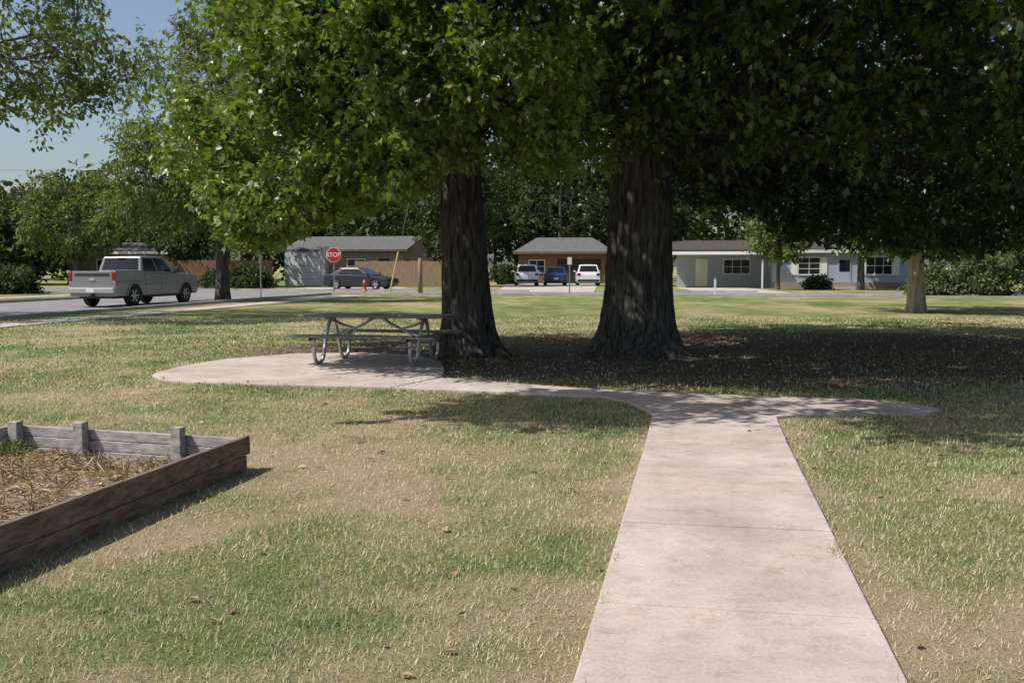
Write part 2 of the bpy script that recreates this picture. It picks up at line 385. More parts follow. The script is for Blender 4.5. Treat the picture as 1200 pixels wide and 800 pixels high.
# ---------------------------------------------------------------- trees
def trunk_geo(base,h,r0,lean,nang=80,dz=.07,flare=.5,ph=0.,ridge=.03):
    zs=np.concatenate([np.arange(-.05,min(h,4.6),dz),np.arange(4.6,h,.5)]) if h>4.6 else np.arange(-.05,h,dz)
    th=np.linspace(0,2*math.pi,nang,endpoint=False)
    Z,T=np.meshgrid(zs,th,indexing='ij')
    R=r0*(1-.62*np.clip(Z/h,0,1)**1.2)*(1+flare*np.exp(-np.maximum(Z,0)/.33)+.10*np.exp(-np.maximum(Z,0)/1.2))
    R*=1+.20*np.exp(-np.maximum(Z,0)/.28)*np.cos(5*T+ph)+.1*np.exp(-np.maximum(Z,0)/.5)*np.cos(3*T+ph*2)+.03*np.cos(2*T+Z*.4)
    rn=vnoise(np.cos(T)*nang*.075*1.0,np.sin(T)*nang*.075,Z*1.5+ph)
    rn2=vnoise(np.cos(T)*nang*.14,np.sin(T)*nang*.14,Z*3+ph)
    R+=ridge*((1-np.abs(2*rn-1))-.5)*1.6+ridge*.8*(rn2-.5)
    cx=base[0]+lean[0]*Z; cy=base[1]+lean[1]*Z
    V=np.stack([cx+R*np.cos(T),cy+R*np.sin(T),Z],-1).reshape(-1,3)
    m=len(zs); i=np.arange(m-1)[:,None]; j=np.arange(nang)[None,:]; j2=(j+1)%nang
    Fq=np.stack([i*nang+j,i*nang+j2,(i+1)*nang+j2,(i+1)*nang+j],-1).reshape(-1,4)
    return V,Fq
def tree(name,base,h,r0,lobes,leafm,barkm,lsize=.15,per=130,lean=(0,0),rc=.75,nang=80,flare=.5,ph=0.,zmin=1.6,fork=3.4,highz=7.0,gate=.36,ridge=.03,wid=.5,droop=.35,exclude=None,lobed=False,hp=.16,hs=2.5,hgate=0.0,ns=9):
    base=np.array([base[0],base[1],0.0]); root=empty(name,tuple(base))
    V,Fq=trunk_geo(base,h,r0,lean,nang,flare=flare,ph=ph,ridge=ridge)
    arr_mesh('trunk',V-base,Fq,barkm,root,True)
    T=Tubes(); LV=[];LF=[];off=0
    for (c,r,n) in lobes:
        c=np.array(c,float); r=np.array(r,float)
        m=n*4; d=nrm(rng.normal(size=(m,3))); rad=rng.uniform(.35,1.0,m)**.55
        P=c+d*rad[:,None]*r
        g=vnoise(P[:,0]*.55+ph*9,P[:,1]*.55,P[:,2]*.6)
        ok=(g>np.where(P[:,2]>highz,gate+hgate,gate))&(P[:,2]>zmin)
        if exclude is not None: ok&=~exclude(P)
        P=P[ok][:n]
        O=nrm((P-c)/r)
        k=max(3,len(P)//14); idx=rng.choice(len(P),min(k,len(P)),replace=False); limbpts=[]
        for q in idx:
            e=P[q]; z0=np.clip(e[2]*rng.uniform(.5,.8),fork,h*.93); s=np.array([base[0]+lean[0]*z0,base[1]+lean[1]*z0,z0])
            mid=(s+e)/2+np.array([0,0,.14*np.linalg.norm(e-s)])+rng.normal(0,.35,3)
            t=np.linspace(0,1,12)[:,None]; B=(1-t)**2*s+2*t*(1-t)*mid+t*t*e
            B[1:-1]+=rng.normal(0,.07,(10,3))
            L=np.linalg.norm(e-s); rr=np.linspace(min(.028*L,r0*.33)*.75,.015,12)
            T.add(B,rr,7); limbpts.append(B[3:])
        LP=np.concatenate(limbpts)
        for p in P:
            dd=np.linalg.norm(LP-p,axis=1); q=LP[dd.argmin()]
            if dd.min()<.15: continue
            mid=(p+q)/2+np.array([0,0,.12])+rng.normal(0,.08,3)
            T.add([q,mid,p,p+(p-mid)*.4],[.018,.013,.008,.003],4)
        hi=P[:,2]>highz
        for grp,sz,pr,lb in ((~hi,lsize,per,lobed),(hi,lsize*hs,int(per*hp),False)):
            Q=P[grp]; OO=O[grp]
            if len(Q)==0: continue
            cr=rc*rng.uniform(.6,1.25,len(Q))
            tw=nrm(rng.normal(size=(len(Q),ns,3))+.7*OO[:,None,:]+np.array([0,0,-.15])); 
            pr2=max(1,pr//ns); t=rng.uniform(.15,1.15,(len(Q),ns,pr2))
            pts=Q[:,None,None,:]+tw[:,:,None,:]*(t*cr[:,None,None])[...,None]+rng.normal(0,.06,(len(Q),ns,pr2,3))
            outd=np.broadcast_to(tw[:,:,None,:],pts.shape).reshape(-1,3); pts=pts.reshape(-1,3)
            k=pts[:,2]>zmin-.35
            if exclude is not None: k&=~exclude(pts)
            pts=pts[k]; outd=outd[k]
            V2,F2=leaf_geo(pts,sz*rng.uniform(.6,1.35,len(pts)),outd,droop=droop,wid=wid,lobed=lb)
            LV.append(V2-base); LF.append(F2+off); off+=len(V2)
    T.obj('limbs',barkm,root,True,base)
    arr_mesh('foliage',np.concatenate(LV),np.concatenate(LF),leafm,root)
    return root

def exA(P):
    # skirt height of the drooping left side: lowest at the outer tips, rising towards the trunk
    s=15.0/np.maximum(P[:,1],8); xx=P[:,0]*s
    zc=np.interp(xx,[-5.2,-4.2,-3.6,-3.1,-2.5,-1.5,-.9,.5,2],[2.9,1.75,1.75,2.05,2.35,2.55,3.0,2.9,2.75])
    zc=1.55+(zc-1.55)/s+.25*(vnoise(P[:,0]*1.6,P[:,1]*1.6,3)-.5)
    return P[:,2]<zc
tree('oak_tree',(-.74,17.25),12,.385,[
  ((-1.0,17.3,8.3),(4.7,5.6,5.0),310),
  ((-3.3,15.4,4.0),(1.4,1.9,2.15),95),
  ((-4.0,18.5,4.6),(2.0,2.4,2.2),70),
  ((-5.9,19.8,4.2),(1.1,1.3,1.1),18),
  ((-1.7,13.8,4.35),(1.75,1.6,1.75),80),
  ((.35,13.5,4.6),(1.6,1.5,1.45),60)],M['oak'],M['bark'],lean=(-.05,0),ph=1.0,rc=.70,lsize=.125,per=225,exclude=exA,lobed=True,gate=.40,hgate=.06)
def exB(P):
    s=16.0/np.maximum(P[:,1],8); xx=P[:,0]*s
    zc=np.interp(xx,[0,1.7,2.7,3.6,4.5,6,8,12],[2.9,2.7,2.6,2.45,2.0,1.8,1.85,1.95])
    zc=1.55+(zc-1.55)/s+.3*(vnoise(P[:,0]*1.3,P[:,1]*1.3,3)-.5)
    return P[:,2]<zc
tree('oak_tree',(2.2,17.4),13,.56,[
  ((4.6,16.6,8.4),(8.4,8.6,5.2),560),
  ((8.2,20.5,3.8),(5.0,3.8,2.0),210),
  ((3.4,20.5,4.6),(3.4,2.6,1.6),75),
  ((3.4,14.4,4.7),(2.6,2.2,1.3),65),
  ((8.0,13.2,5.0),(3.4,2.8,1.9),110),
  ((-.9,9.3,7.0),(4.6,1.7,1.4),210)],M['oakd'],M['bark'],lean=(.01,0),ph=2.3,rc=.85,lsize=.14,nang=96,gate=.34,per=170,exclude=exB,lobed=True,hgate=.15)  # last lobe is out of view, added overhead to shade path and near lawn
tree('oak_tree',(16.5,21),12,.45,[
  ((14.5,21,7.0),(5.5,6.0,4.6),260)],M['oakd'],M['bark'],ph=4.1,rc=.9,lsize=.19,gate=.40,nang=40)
tree('oak_tree',(-20.5,29),13,.4,[
  ((-17.5,29,9.2),(7.0,5.0,4.3),180),((-13.5,27.5,6.8),(2.4,2.2,1.4),28)],M['elm'],M['bark'],ph=5,rc=1.0,lsize=.17,gate=.50,nang=40,highz=20,per=115)
tree('elm_tree',(-13.0,44.8),12,.27,[
  ((-13.2,44.8,8.6),(3.8,3.8,4.4),165),((-15.6,44,5.2),(2.2,2,2.4),60),((-11.6,44,4.6),(1.8,1.8,1.6),40)],M['elm'],M['bark'],ph=3,rc=1.05,lsize=.22,per=110,gate=.45,nang=30,highz=30,wid=.34,droop=.8,flare=.3,zmin=2.9)
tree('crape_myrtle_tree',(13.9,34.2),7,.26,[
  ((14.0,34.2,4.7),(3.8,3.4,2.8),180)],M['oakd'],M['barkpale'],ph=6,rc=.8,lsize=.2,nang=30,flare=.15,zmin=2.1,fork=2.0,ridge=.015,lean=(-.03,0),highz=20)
def smalltree(name,x,y,h,r,n=90,m='elm',tr=.12,z0=1.8,bk='bark',ls=.32):
    tree(name,(x,y),h*.8,tr,[((x,y,(h+z0)/2),(r,r,(h-z0)/2),n)],M[m],M[bk],ph=x,rc=.8,lsize=ls,per=70,nang=14,zmin=z0-.3,fork=z0*.7,highz=99,gate=.3,flare=.2,ridge=.01)
smalltree('yard_tree',17.6,66,5.2,1.5,60,z0=2.2)
smalltree('yard_tree',22.9,65.5,9,3.2,120,'far',.22,2.9)
smalltree('yard_tree',-30.5,70,8.0,4.0,110,'elm',.25,2.4)
smalltree('yard_tree',-37,84,9,4.5,110,'far',.3,2.2)
smalltree('yard_tree',-20,76,8,3.8,120,'far',.25,2.4)
smalltree('yard_tree',-25.5,78,7,3.0,90,'far',.22,2.2)
smalltree('yard_tree',-4.2,77,10,3.6,150,'far',.25,2.3)
smalltree('yard_tree',11.0,79,9,3.0,120,'far',.25,2.4)
smalltree('yard_tree',5,103,14,6,160,'far',.3,3)
smalltree('yard_tree',31,60,5.5,2.4,90,'shrub',.14,1.2)

def bush(name,x,y,rx,ry,h,n,m,ls=.2,per=90):
    root=empty(name,(x,y,0))
    d=nrm(rng.normal(size=(n,3))); d[:,2]=np.abs(d[:,2]); rad=rng.uniform(.5,1,n)[:,None]
    P=d*rad*np.array([rx,ry,h*.85])+np.array([0,0,.1])
    P*= (.7+.6*vnoise(P[:,0]*1.5+x,P[:,1]*1.5,P[:,2]))[:,None]
    pts=(P[:,None,:]+rng.normal(0,.2,(n,per,3))).reshape(-1,3); pts=pts[pts[:,2]>.02]
    V,F2=leaf_geo(pts,ls*rng.uniform(.6,1.3,len(pts)),None)
    arr_mesh('foliage',V,F2,M[m],root)
    T=Tubes()
    for p in P[::3]: T.add([(0,0,0),p*.5+rng.normal(0,.1,3),p],[.04,.025,.01],4)
    T.obj('stems',M['bark'],root)
bush('bush',-28.5,56.5,1.9,1.6,1.5,80,'far',.22)
for q in [(22.2,53,1.2,1.2,1.9,'shrub'),(24.6,52,1.7,1.6,3.5,'shrub'),(27.3,50,1.5,1.6,2.0,'far'),(26.3,56,1.6,1.4,3.0,'far')]:
    bush('shrub',q[0],q[1],q[2],q[3],q[4],60,q[5],.22,75)
for q in [(-17.6,67.5,1.6,1,1.7),(-20,68,1.5,1,1.3),(20.6,66.8,.8,.6,.8),(-24,69,2,1,1.5),(-.6,86,1.2,1,1.8),(9.6,85,1.2,1,2.0)]:
    bush('hedge_bush',q[0],q[1],q[2],q[3],q[4],40,'far',.24)

def distant():
    LV=[];LF=[];off=0;T=Tubes()
    spots=[]
    for k in range(58):
        a=-95+k*3.6+rng.uniform(-1.5,1.5); b=rng.uniform(102,128); spots.append((a,b,rng.uniform(12.5,19) if a>-22 else rng.uniform(8,13)))
    for k in range(16): spots.append((-80+k*2.6,rng.uniform(78,92),rng.uniform(5,7.5)))
    for (a,b,h) in spots:
        x,y=a,b
        r=h*.36; n=75; d=nrm(rng.normal(size=(n,3)))*rng.uniform(.45,1,n)[:,None]
        P=np.array([x,y,h*.54])+d*np.array([r,r,h*.46]); P[:,2]=np.maximum(P[:,2],.6)
        pts=(P[:,None,:]+rng.normal(0,.75,(n,24,3))).reshape(-1,3)
        V,F2=leaf_geo(pts,.72*rng.uniform(.6,1.3,len(pts)),None,wid=.7); LV.append(V);LF.append(F2+off);off+=len(V)
        T.add([(x,y,0),(x+.2,y,h*.3),(x,y,h*.7)],[.28,.2,.08],6)
    root=empty('distant_trees'); arr_mesh('foliage',np.concatenate(LV),np.concatenate(LF),M['far'],root); T.obj('trunks',M['bark'],root)
distant()

def litter():
    n=19000; x=rng.uniform(-8,16,n); y=rng.uniform(10.5,26,n); k=(rng.random(n)<mulch_f(x,y)*(.1+1.1*sstep(.35,.65,fbm(x*.9,y*.9,6,3))))
    k&=~hard(x,y); x,y=x[k],y[k]
    n2=1700; x2=rng.uniform(-8,9,n2); y2=rng.uniform(3,24,n2); kk=~hard(x2,y2)&(rng.random(n2)<.25+.75*sstep(4,16,y2)); x2,y2=x2[kk],y2[kk]
    n3=60; x3=rng.uniform(-5,5,n3); y3=rng.uniform(9,17,n3); kk=hard(x3,y3)&~inpoly(x3,y3,bed); x3,y3=x3[kk],y3[kk]
    x=np.concatenate([x,x2,x3]);y=np.concatenate([y,y2,y3]); hz=np.where(hard(x,y),.037,.014)
    P=np.stack([x,y,hz+rng.uniform(0,.008,len(x))],-1)
    V,F2=leaf_geo(P,rng.uniform(.04,.085,len(P)),flat=True,wid=.6); arr_mesh('fallen_leaves',V,F2,M['litter'])
litter()

# ---------------------------------------------------------------- paths and streets
wk=empty('concrete_walkway')
joints=[-1,.45,1.9,3.1,4.32,5.75,7.2,8.65]; e=.008
for k in range(len(joints)):
    y0=joints[k]+e; y1=(joints[k+1]-e) if k+1<len(joints) else None
    if y1 is None: P=[(wc(y0)-.595,y0+.11),(wc(y0)+.595,y0-.11),(2.69,10.04),(1.46,10.24)]
    else: P=[(wc(y0)-.595,y0+.11),(wc(y0)+.595,y0-.11),(wc(y1)+.595,y1-.11),(wc(y1)-.595,y1+.11)]
    slab('slab_%d'%k,P,-.05,.03+.003*(k%2),M['conc'],wk,.008)
slab('junction',link,-.05,.031,M['conc'],wk,.006)
pt=empty('picnic_patio'); slab('patio_slab',patio,-.05,.033,M['conc'],pt,.006)
def gpoly(a0,a1,b0,b1): return [G(a0,b0),G(a1,b0),G(a1,b1),G(a0,b1)]
def sheet(name,poly,z,mat): 
    return pd_mesh(name,[(p[0],p[1],z) for p in poly],[tuple(range(len(poly)))],mat)
sheet('side_street_road',gpoly(-29,-20,-60,52),.006,M['asphalt'])
sheet('cross_street_road',gpoly(-150,150,52,60),.006,M['asphalt'])
kb=empty('kerbs')
for nm,q in {'a':(-20,-19.8,-60,51.8),'b':(-29.2,-29,-60,51.8),'c':(-19.8,150,51.8,52),'d':(-150,-29.2,51.8,52),'e':(-150,-10.2,60,60.2),'f':(-3.4,3.4,60,60.2),'g':(9.5,150,60,60.2)}.items():
    slab('kerb_'+nm,gpoly(*q),-.02,.12,M['kerb'],kb)
sw=empty('sidewalk')
for k in range(34):
    b0=-4+k*1.6; slab('slab_%d'%k,gpoly(-18.4,-17.2,b0,b0+1.585),-.03,.03,M['conc'],sw)
sw2=empty('sidewalk'); slab('walk_strip',gpoly(-33.5,-32.2,-20,50),-.03,.03,M['conc'],sw2)
slab('driveway',[(-.9,60.6),(4.9,59.6),(7.6,88),(-.4,88)],-.03,.02,M['drive'])
slab('driveway.001',[(11.6,58.3),(16.2,57.5),(16.8,71),(11.8,72.2)],-.03,.02,M['drive'])
slab('driveway.002',[(-15.5,63.9),(-8.0,62.5),(-7.4,72),(-15,73)],-.03,.02,M['drive'])

# ---------------------------------------------------------------- raised bed
rb=empty('raised_garden_bed',(BO[0],BO[1],0),0)
def obox(name,o,du,dv,lu,lv,z0,z1,mat,parent,bev=.006):
    o=np.array(o); A=o; B=o+du*lu; C=B+dv*lv; D=o+dv*lv
    return slab(name,[tuple(A-BO),tuple(B-BO),tuple(C-BO),tuple(D-BO)],z0,z1,mat,parent,bev)
th=.042
for k,(z0,z1) in enumerate([(-.03,.085),(.088,.17),(.173,.25)]):
    obox('far_board_%d'%k,BO+BU*.05+np.array([0,.004*k]),BU,BV,2.1,th,z0,z1+(0.0 if k<2 else .004),M['woodgrey'],rb)
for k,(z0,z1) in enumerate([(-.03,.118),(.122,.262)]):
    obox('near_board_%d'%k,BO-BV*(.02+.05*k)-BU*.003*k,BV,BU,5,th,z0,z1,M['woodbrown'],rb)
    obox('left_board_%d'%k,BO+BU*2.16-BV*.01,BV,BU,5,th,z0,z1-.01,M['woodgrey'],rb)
for k,(a,hh) in enumerate([(.50,.325),(1.40,.325),(2.04,.30)]):
    obox('stake_%d'%k,BO+BU*a+BV*(th+.003),BU,BV,.09,.085,-.02,hh,M['woodgrey'],rb)
def soilz(u,v): return .055+.09*sstep(.2,1.6,v)*(.4+.6*sstep(2.2,.8,u))+.05*(fbm(u*3,v*3,1,4)-.5)
gx=np.linspace(.05,2.15,50); gy=np.linspace(.05,4.9,110); U,Vv=np.meshgrid(gx,gy)
zz=soilz(U,Vv)+.03*(vnoise(U*9,Vv*9)-.5)
px=BU[0]*U+BV[0]*Vv; py=BU[1]*U+BV[1]*Vv; nx,ny=50,110
i=np.arange(ny-1)[:,None]; j=np.arange(nx-1)[None,:]
F=np.stack([i*nx+j,i*nx+j+1,(i+1)*nx+j+1,(i+1)*nx+j],-1).reshape(-1,4)
arr_mesh('soil',np.stack([px.ravel(),py.ravel(),zz.ravel()],-1),F,M['soil'],rb,True)
n=6000; uu=rng.uniform(.06,2.1,n); vv=rng.uniform(.06,4,n)
P=np.stack([BU[0]*uu+BV[0]*vv,BU[1]*uu+BV[1]*vv,soilz(uu,vv)+rng.uniform(0,.03,n)],-1)
V,F2=leaf_geo(P,rng.uniform(.03,.13,n),flat=True,wid=.09); arr_mesh('dead_stalks',V,F2,M['straw'],rb)
n=1500; cu=rng.uniform(.15,2.0,55); cv=rng.uniform(.2,2.5,55); q=rng.integers(0,55,n); uu=np.clip(cu[q]+rng.normal(0,.07,n),.06,2.1); vv=np.clip(cv[q]+rng.normal(0,.07,n),.06,3)
P=np.stack([BU[0]*uu+BV[0]*vv,BU[1]*uu+BV[1]*vv,soilz(uu,vv)],-1)
V,F2=leaf_geo(P,rng.uniform(.05,.16,n),None,droop=-.5,wid=.06); arr_mesh('dead_plants',V,F2,M['straw'],rb)
n=2600; uu=rng.uniform(.06,2.1,n); vv=rng.uniform(.06,3,n); P=np.stack([BU[0]*uu+BV[0]*vv,BU[1]*uu+BV[1]*vv,soilz(uu,vv)+rng.uniform(0,.03,n)],-1)
V,F2=leaf_geo(P,rng.uniform(.025,.055,n),flat=True,wid=.55); arr_mesh('dead_leaves',V,F2,M['litter'],rb)
n=420; c=np.array([BU*1.98+BV*.3,BU*2.0+BV*.7,BU*.15+BV*3.0])[rng.integers(0,3,n)]; q=c+rng.normal(0,.07,(n,2))
P=np.stack([q[:,0],q[:,1],.08+rng.uniform(0,.06,n)],-1)
V,F2=leaf_geo(P,rng.uniform(.04,.12,n),None,droop=-.6,wid=.14); arr_mesh('weeds',V,F2,M['weed'],rb)

# ---------------------------------------------------------------- picnic table
tb=empty('picnic_table',(-2.14,15.85,.033),math.radians(-13))
for k in range(5): box('top_plank_%d'%k,-1.2,1.2,-.375+k*.152,-.375+k*.152+.142,.715,.755,M['plank'],tb,.006)
for s in (-1,1):
    for k in range(2):
        y0=s*.72-.14+k*.145; box('seat_plank_%d%d'%(s+1,k),-1.2,1.2,y0,y0+.135,.425,.463,M['plank'],tb,.006)
for sx in (-.78,.78):
    for s in (-1,1):
        pipe('leg_loop',[(sx,s*.06,.69),(sx,s*.16,.55),(sx,s*.30,.25),(sx,s*.36,.09),(sx,s*.46,.025),(sx,s*.60,.03),(sx,s*.69,.12),(sx,s*.71,.28),(sx,s*.70,.42)],.03,M['galv'],tb)
        pipe('brace',[(sx,s*.05,.66),(sx*.5,s*.03,.53),(sx*.12,s*.02,.70)],.018,M['galv'],tb,8,2)
        pipe('cross_brace',[(sx*.98,s*.3,.40),(sx*.6,s*.02,.50),(sx*.05,0,.70)],.017,M['galv'],tb,8,3)
    pipe('seat_bar',[(sx,-.85,.405),(sx,0,.405),(sx,.85,.405)],.024,M['galv'],tb)
    box('top_bearer',sx-.025,sx+.025,-.36,.36,.685,.713,M['galv'],tb)
    
# ---------------------------------------------------------------- vehicles
def panel(name,q,u0,u1,v0,v1,off,mat,parent):
    q=[np.array(p,float) for p in q]
    def P(u,v): return (q[0]*(1-u)+q[1]*u)*(1-v)+(q[3]*(1-u)+q[2]*u)*v
    n=np.cross(q[1]-q[0],q[3]-q[0]); n/=np.linalg.norm(n)
    v=[P(u0,v0)+n*off,P(u1,v0)+n*off,P(u1,v1)+n*off,P(u0,v1)+n*off]
    v+= [p-n*(off+.02) for p in v]
    return pd_mesh(name,v,[(0,1,2,3),(4,7,6,5),(0,4,5,1),(1,5,6,2),(2,6,7,3),(3,7,4,0)],mat,parent)
def wheel(parent,x,y,r,w,side,mat_r):
    e=empty('wheel',(x,y,r)); e.parent=parent
    lathe('tyre',[(r*.62,-w/2),(r*.9,-w/2),(r,-w/2+.04),(r,w/2-.04),(r*.9,w/2),(r*.62,w/2)],M['rubber'],e)
    lathe('rim',[(r*.64,side*w*.5),(r*.6,side*w*.42),(r*.58,side*w*.15),(.0,side*w*.15)],M['blackp'],e)
    for k in range(6):
        a=k*math.pi/3; c,s=math.cos(a),math.sin(a); L=r*.62; t=.028
        v=[]
        for yy in (side*w*.2,side*w*.40):
            for (p,q) in ((0,-t),(L,-t*1.4),(L,t*1.4),(0,t)): v.append((p*c-q*s,yy,p*s+q*c))
        pd_mesh('spoke',v,[(0,1,2,3),(7,6,5,4),(0,4,5,1),(1,5,6,2),(2,6,7,3),(3,7,4,0)],mat_r,e)
    lathe('hub',[(r*.66,side*w*.46),(r*.6,side*w*.46),(r*.6,side*w*.38)],mat_r,e)
def lower_prof(L,xr,xf,wr,zb,top):
    pts=[(-L/2+.06,zb)]
    for cx in (xr,xf):
        zc=wr*.96; R=wr*1.14; dz=zb-zc; a=math.asin(max(-.95,dz/R))
        for k in range(11):
            t=math.pi-a+( -(math.pi-2*a))*k/10
            pts.append((cx+R*math.cos(t),zc+R*math.sin(t)))
    pts.append((L/2-.08,zb)); return pts+top
def cabin(root,xs,zb,zt,wb,wt,mat,splits,rz=(.12,.86)):
    rb_,rt,ft,fb=xs
    v=[(rb_,-wb,zb),(rt,-wt,zt),(ft,-wt,zt),(fb,-wb,zb),(rb_,wb,zb),(rt,wt,zt),(ft,wt,zt),(fb,wb,zb)]
    f=[(0,1,2,3),(7,6,5,4),(0,4,5,1),(1,5,6,2),(2,6,7,3),(3,7,4,0)]
    pd_mesh('cabin',v,f,mat,root,.05,False,3)
    # crowned roof skin
    m=.04; rv=[]
    for a in np.linspace(0,1,7):
        for b in np.linspace(-1,1,7):
            rv.append((rt+m+(ft-rt-2*m)*a,b*(wt-m),zt-.01+.045*(1-(2*a-1)**2)**.5*(1-b*b)**.5))
    rf=[(i*7+j,i*7+j+1,(i+1)*7+j+1,(i+1)*7+j) for i in range(6) for j in range(6)]
    pd_mesh('roof_skin',rv,rf,mat,root,0,True)
    sR=[v[0],v[3],v[2],v[1]]; sL=[v[7],v[4],v[5],v[6]]
    for (a,b) in splits:
        panel('side_glass',sR,a,b,.10,.88,.006,M['glass'],root); panel('side_glass',sL,1-b,1-a,.10,.88,.006,M['glass'],root)
    panel('rear_glass',[v[4],v[0],v[1],v[5]],.07,.93,rz[0],rz[1],.006,M['glass'],root)
    panel('windscreen',[v[3],v[7],v[6],v[2]],.06,.94,.08,.9,.006,M['glass'],root)
def car(name,loc,heading,paint,kind='suv'):
    root=empty(name,(loc[0],loc[1],loc[2] if len(loc)>2 else .02),heading)
    if kind=='suv': L,W,H,wr,bz,zb=4.6,1.86,1.66,.36,1.05,.27
    elif kind=='hatch': L,W,H,wr,bz,zb=4.3,1.8,1.48,.33,.98,.24
    else: L,W,H,wr,bz,zb=4.75,1.84,1.43,.33,.95,.22
    hw=W/2; xr,xf=-L/2+.95,L/2-.9
    if kind=='sedan': top=[(L/2,.42),(L/2-.02,.6),(L/2-.14,.72),(L/2-.45,.80),(L/2-1.2,.91),(L/2-1.5,bz),(-L/2+.75,bz+.05),(-L/2+.12,bz+.03),(-L/2+.03,.82),(-L/2,.45)]
    else: top=[(L/2,.45),(L/2-.02,.75),(L/2-.3,.93),(L/2-1.15,bz),(-L/2+.1,bz),(-L/2+.02,.85),(-L/2,.42)]
    prism('body',lower_prof(L,xr,xf,wr,zb,top),-hw,hw,paint,root,.055)
    box('underbody',-L/2+.3,L/2-.3,-hw+.22,hw-.22,zb-.06,zb+.35,M['blackp'],root)
    if kind=='sedan': cx=(-L/2+.4,-L/2+1.25,L/2-2.25,L/2-1.2); sp=[(.2,.5),(.52,.86)]
    else: cx=(-L/2+.1,-L/2+.42,L/2-1.95,L/2-1.05); sp=[(.08,.27),(.29,.57),(.59,.88)]
    cabin(root,cx,bz-.01,H,hw-.06,hw-.24,paint,sp)
    for sx_ in (xr,xf):
        for s in (-1,1): wheel(root,sx_,s*(hw-.11),wr,.22,s,M['rim'])
    z=bz-.24
    for s in (-1,1):
        box('tail_light',-L/2-.012,-L/2+.12,s*(hw-.17)-.12,s*(hw-.17)+.14,z,z+.19,M['tail'],root,.01)
        box('head_light',L/2-.3,L/2-.02,s*(hw-.2)-.17,s*(hw-.2)+.17,.60,.70,M['glass'],root,.01)
        box('mirror',cx[3]-.35,cx[3]-.2,s*(hw+.08)-.08,s*(hw+.08)+.08,bz,bz+.14,paint,root,.02)
        for dx in (xf-.75,(cx[1]+cx[2])/2): box('door_gap',dx,dx+.012,s*hw-.002,s*hw+.002,zb+.1,bz-.04,M['blackp'],root)
    box('rear_bumper',-L/2-.06,-L/2+.1,-hw+.08,hw-.08,zb+.05,zb+.24,M['blackp'],root,.03)
    box('number_plate',-L/2-.075,-L/2-.05,-.17,.17,zb+.26,zb+.39,M['white'],root)
    return root
def pickup(name,loc,heading):
    root=empty(name,(loc[0],loc[1],.01),heading); P=M['pgrey']
    L,W,wr,zb=5.89,2.03,.42,.41; hw=W/2; xr,xf=-L/2+1.2,L/2-.98; H=1.93
    low=lower_prof(L,xr,xf,wr,zb,[(L/2,.56),(L/2,1.12),(L/2-.12,1.2),(L/2-1.35,1.28),(-L/2+1.72,1.28),(-L/2+1.72,.98),(-L/2,.98),(-L/2,.6)])
    prism('body',low,-hw+.02,hw-.02,P,root,.035)
    x0,x1=-L/2,-L/2+1.72
    for s in (-1,1):
        box('bed_side',x0,x1-.015,min(s*(hw-.02),s*(hw-.12)),max(s*(hw-.02),s*(hw-.12)),.978,1.37,P,root,.02)
        box('bed_rail',x0+.02,x1-.02,min(s*(hw-.03),s*(hw-.11)),max(s*(hw-.03),s*(hw-.11)),1.365,1.385,M['blackp'],root)
        for cx in (xr,xf):
            prism('wheel_flare',[(cx+(wr*1.25)*math.cos(t),wr*.96+(wr*1.25)*math.sin(t)) for t in np.linspace(math.pi*.98,.02*math.pi,12)]+[(cx+(wr*1.13)*math.cos(t),wr*.96+(wr*1.13)*math.sin(t)) for t in np.linspace(.02*math.pi,math.pi*.98,12)],min(s*(hw-.06),s*(hw+.015)),max(s*(hw-.06),s*(hw+.015)),P,root)
        box('tail_light',x0-.015,x0+.10,s*(hw-.10)-.075,s*(hw-.10)+.087,1.02,1.32,M['tail'],root,.015)
        box('mirror',.95,1.08,s*(hw+.14)-.12,s*(hw+.14)+.12,1.28,1.52,M['blackp'],root,.03)
        for dx in (-.98,.12,1.28): box('door_gap',dx,dx+.02,s*(hw-.02)-.003,s*(hw-.02)+.003,.55,1.26,M['blackp'],root)
        for dx in (-.25,.85): box('door_handle',dx-.75,dx-.55,s*(hw-.01)-.02,s*(hw-.01)+.02,1.12,1.15,M['chrome'],root)
        box('running_board',-.95,1.35,s*(hw-.06)-.07,s*(hw-.06)+.05,.34,.39,M['blackp'],root,.01)
    box('tailgate',x0-.005,x0+.07,-hw+.17,hw-.17,.80,1.36,P,root,.02)
    box('tailgate_panel',x0-.02,x0+.0,-hw+.30,hw-.30,1.18,1.28,M['blackp'],root,.005)
    box('tailgate_badge',x0-.028,x0-.015,-.11,.11,1.0,1.09,M['chrome'],root,.01)
    box('rear_bumper',x0-.14,x0+.05,-hw+.05,hw-.05,.54,.74,M['chrome'],root,.03)
    box('number_plate',x0-.155,x0-.135,-.16,.16,.58,.70,M['white'],root)
    box('hitch',x0-.12,x0+.2,-.05,.05,.42,.50,M['blackp'],root)
    box('underbody',-L/2+.25,L/2-.3,-hw+.3,hw-.3,.33,.7,M['blackp'],root)
    cabin(root,(-L/2+1.73,-L/2+1.95,L/2-2.35,L/2-1.5),1.27,H,hw-.05,hw-.20,P,[(.06,.42),(.46,.85)],(.2,.88))
    box('high_brake_light',-L/2+1.86,-L/2+1.93,-.15,.15,H-.09,H-.06,M['tail'],root)
    box('grille',L/2-.05,L/2+.02,-.7,.7,.75,1.12,M['blackp'],root,.02)
    for sx_ in (xr,xf):
        for s in (-1,1): wheel(root,sx_,s*(hw-.14),wr,.27,s,M['rim'])
pickup('pickup_truck',(-15.1,40.2),math.radians(90-12))
car('parked_suv',(1.15,80.5),math.radians(91),M['pwhite'],'suv')
car('parked_hatchback',(3.5,81.5),math.radians(90),M['pblue'],'hatch')
car('parked_suv',(6.1,80.8),math.radians(88),M['pwhite'],'suv')
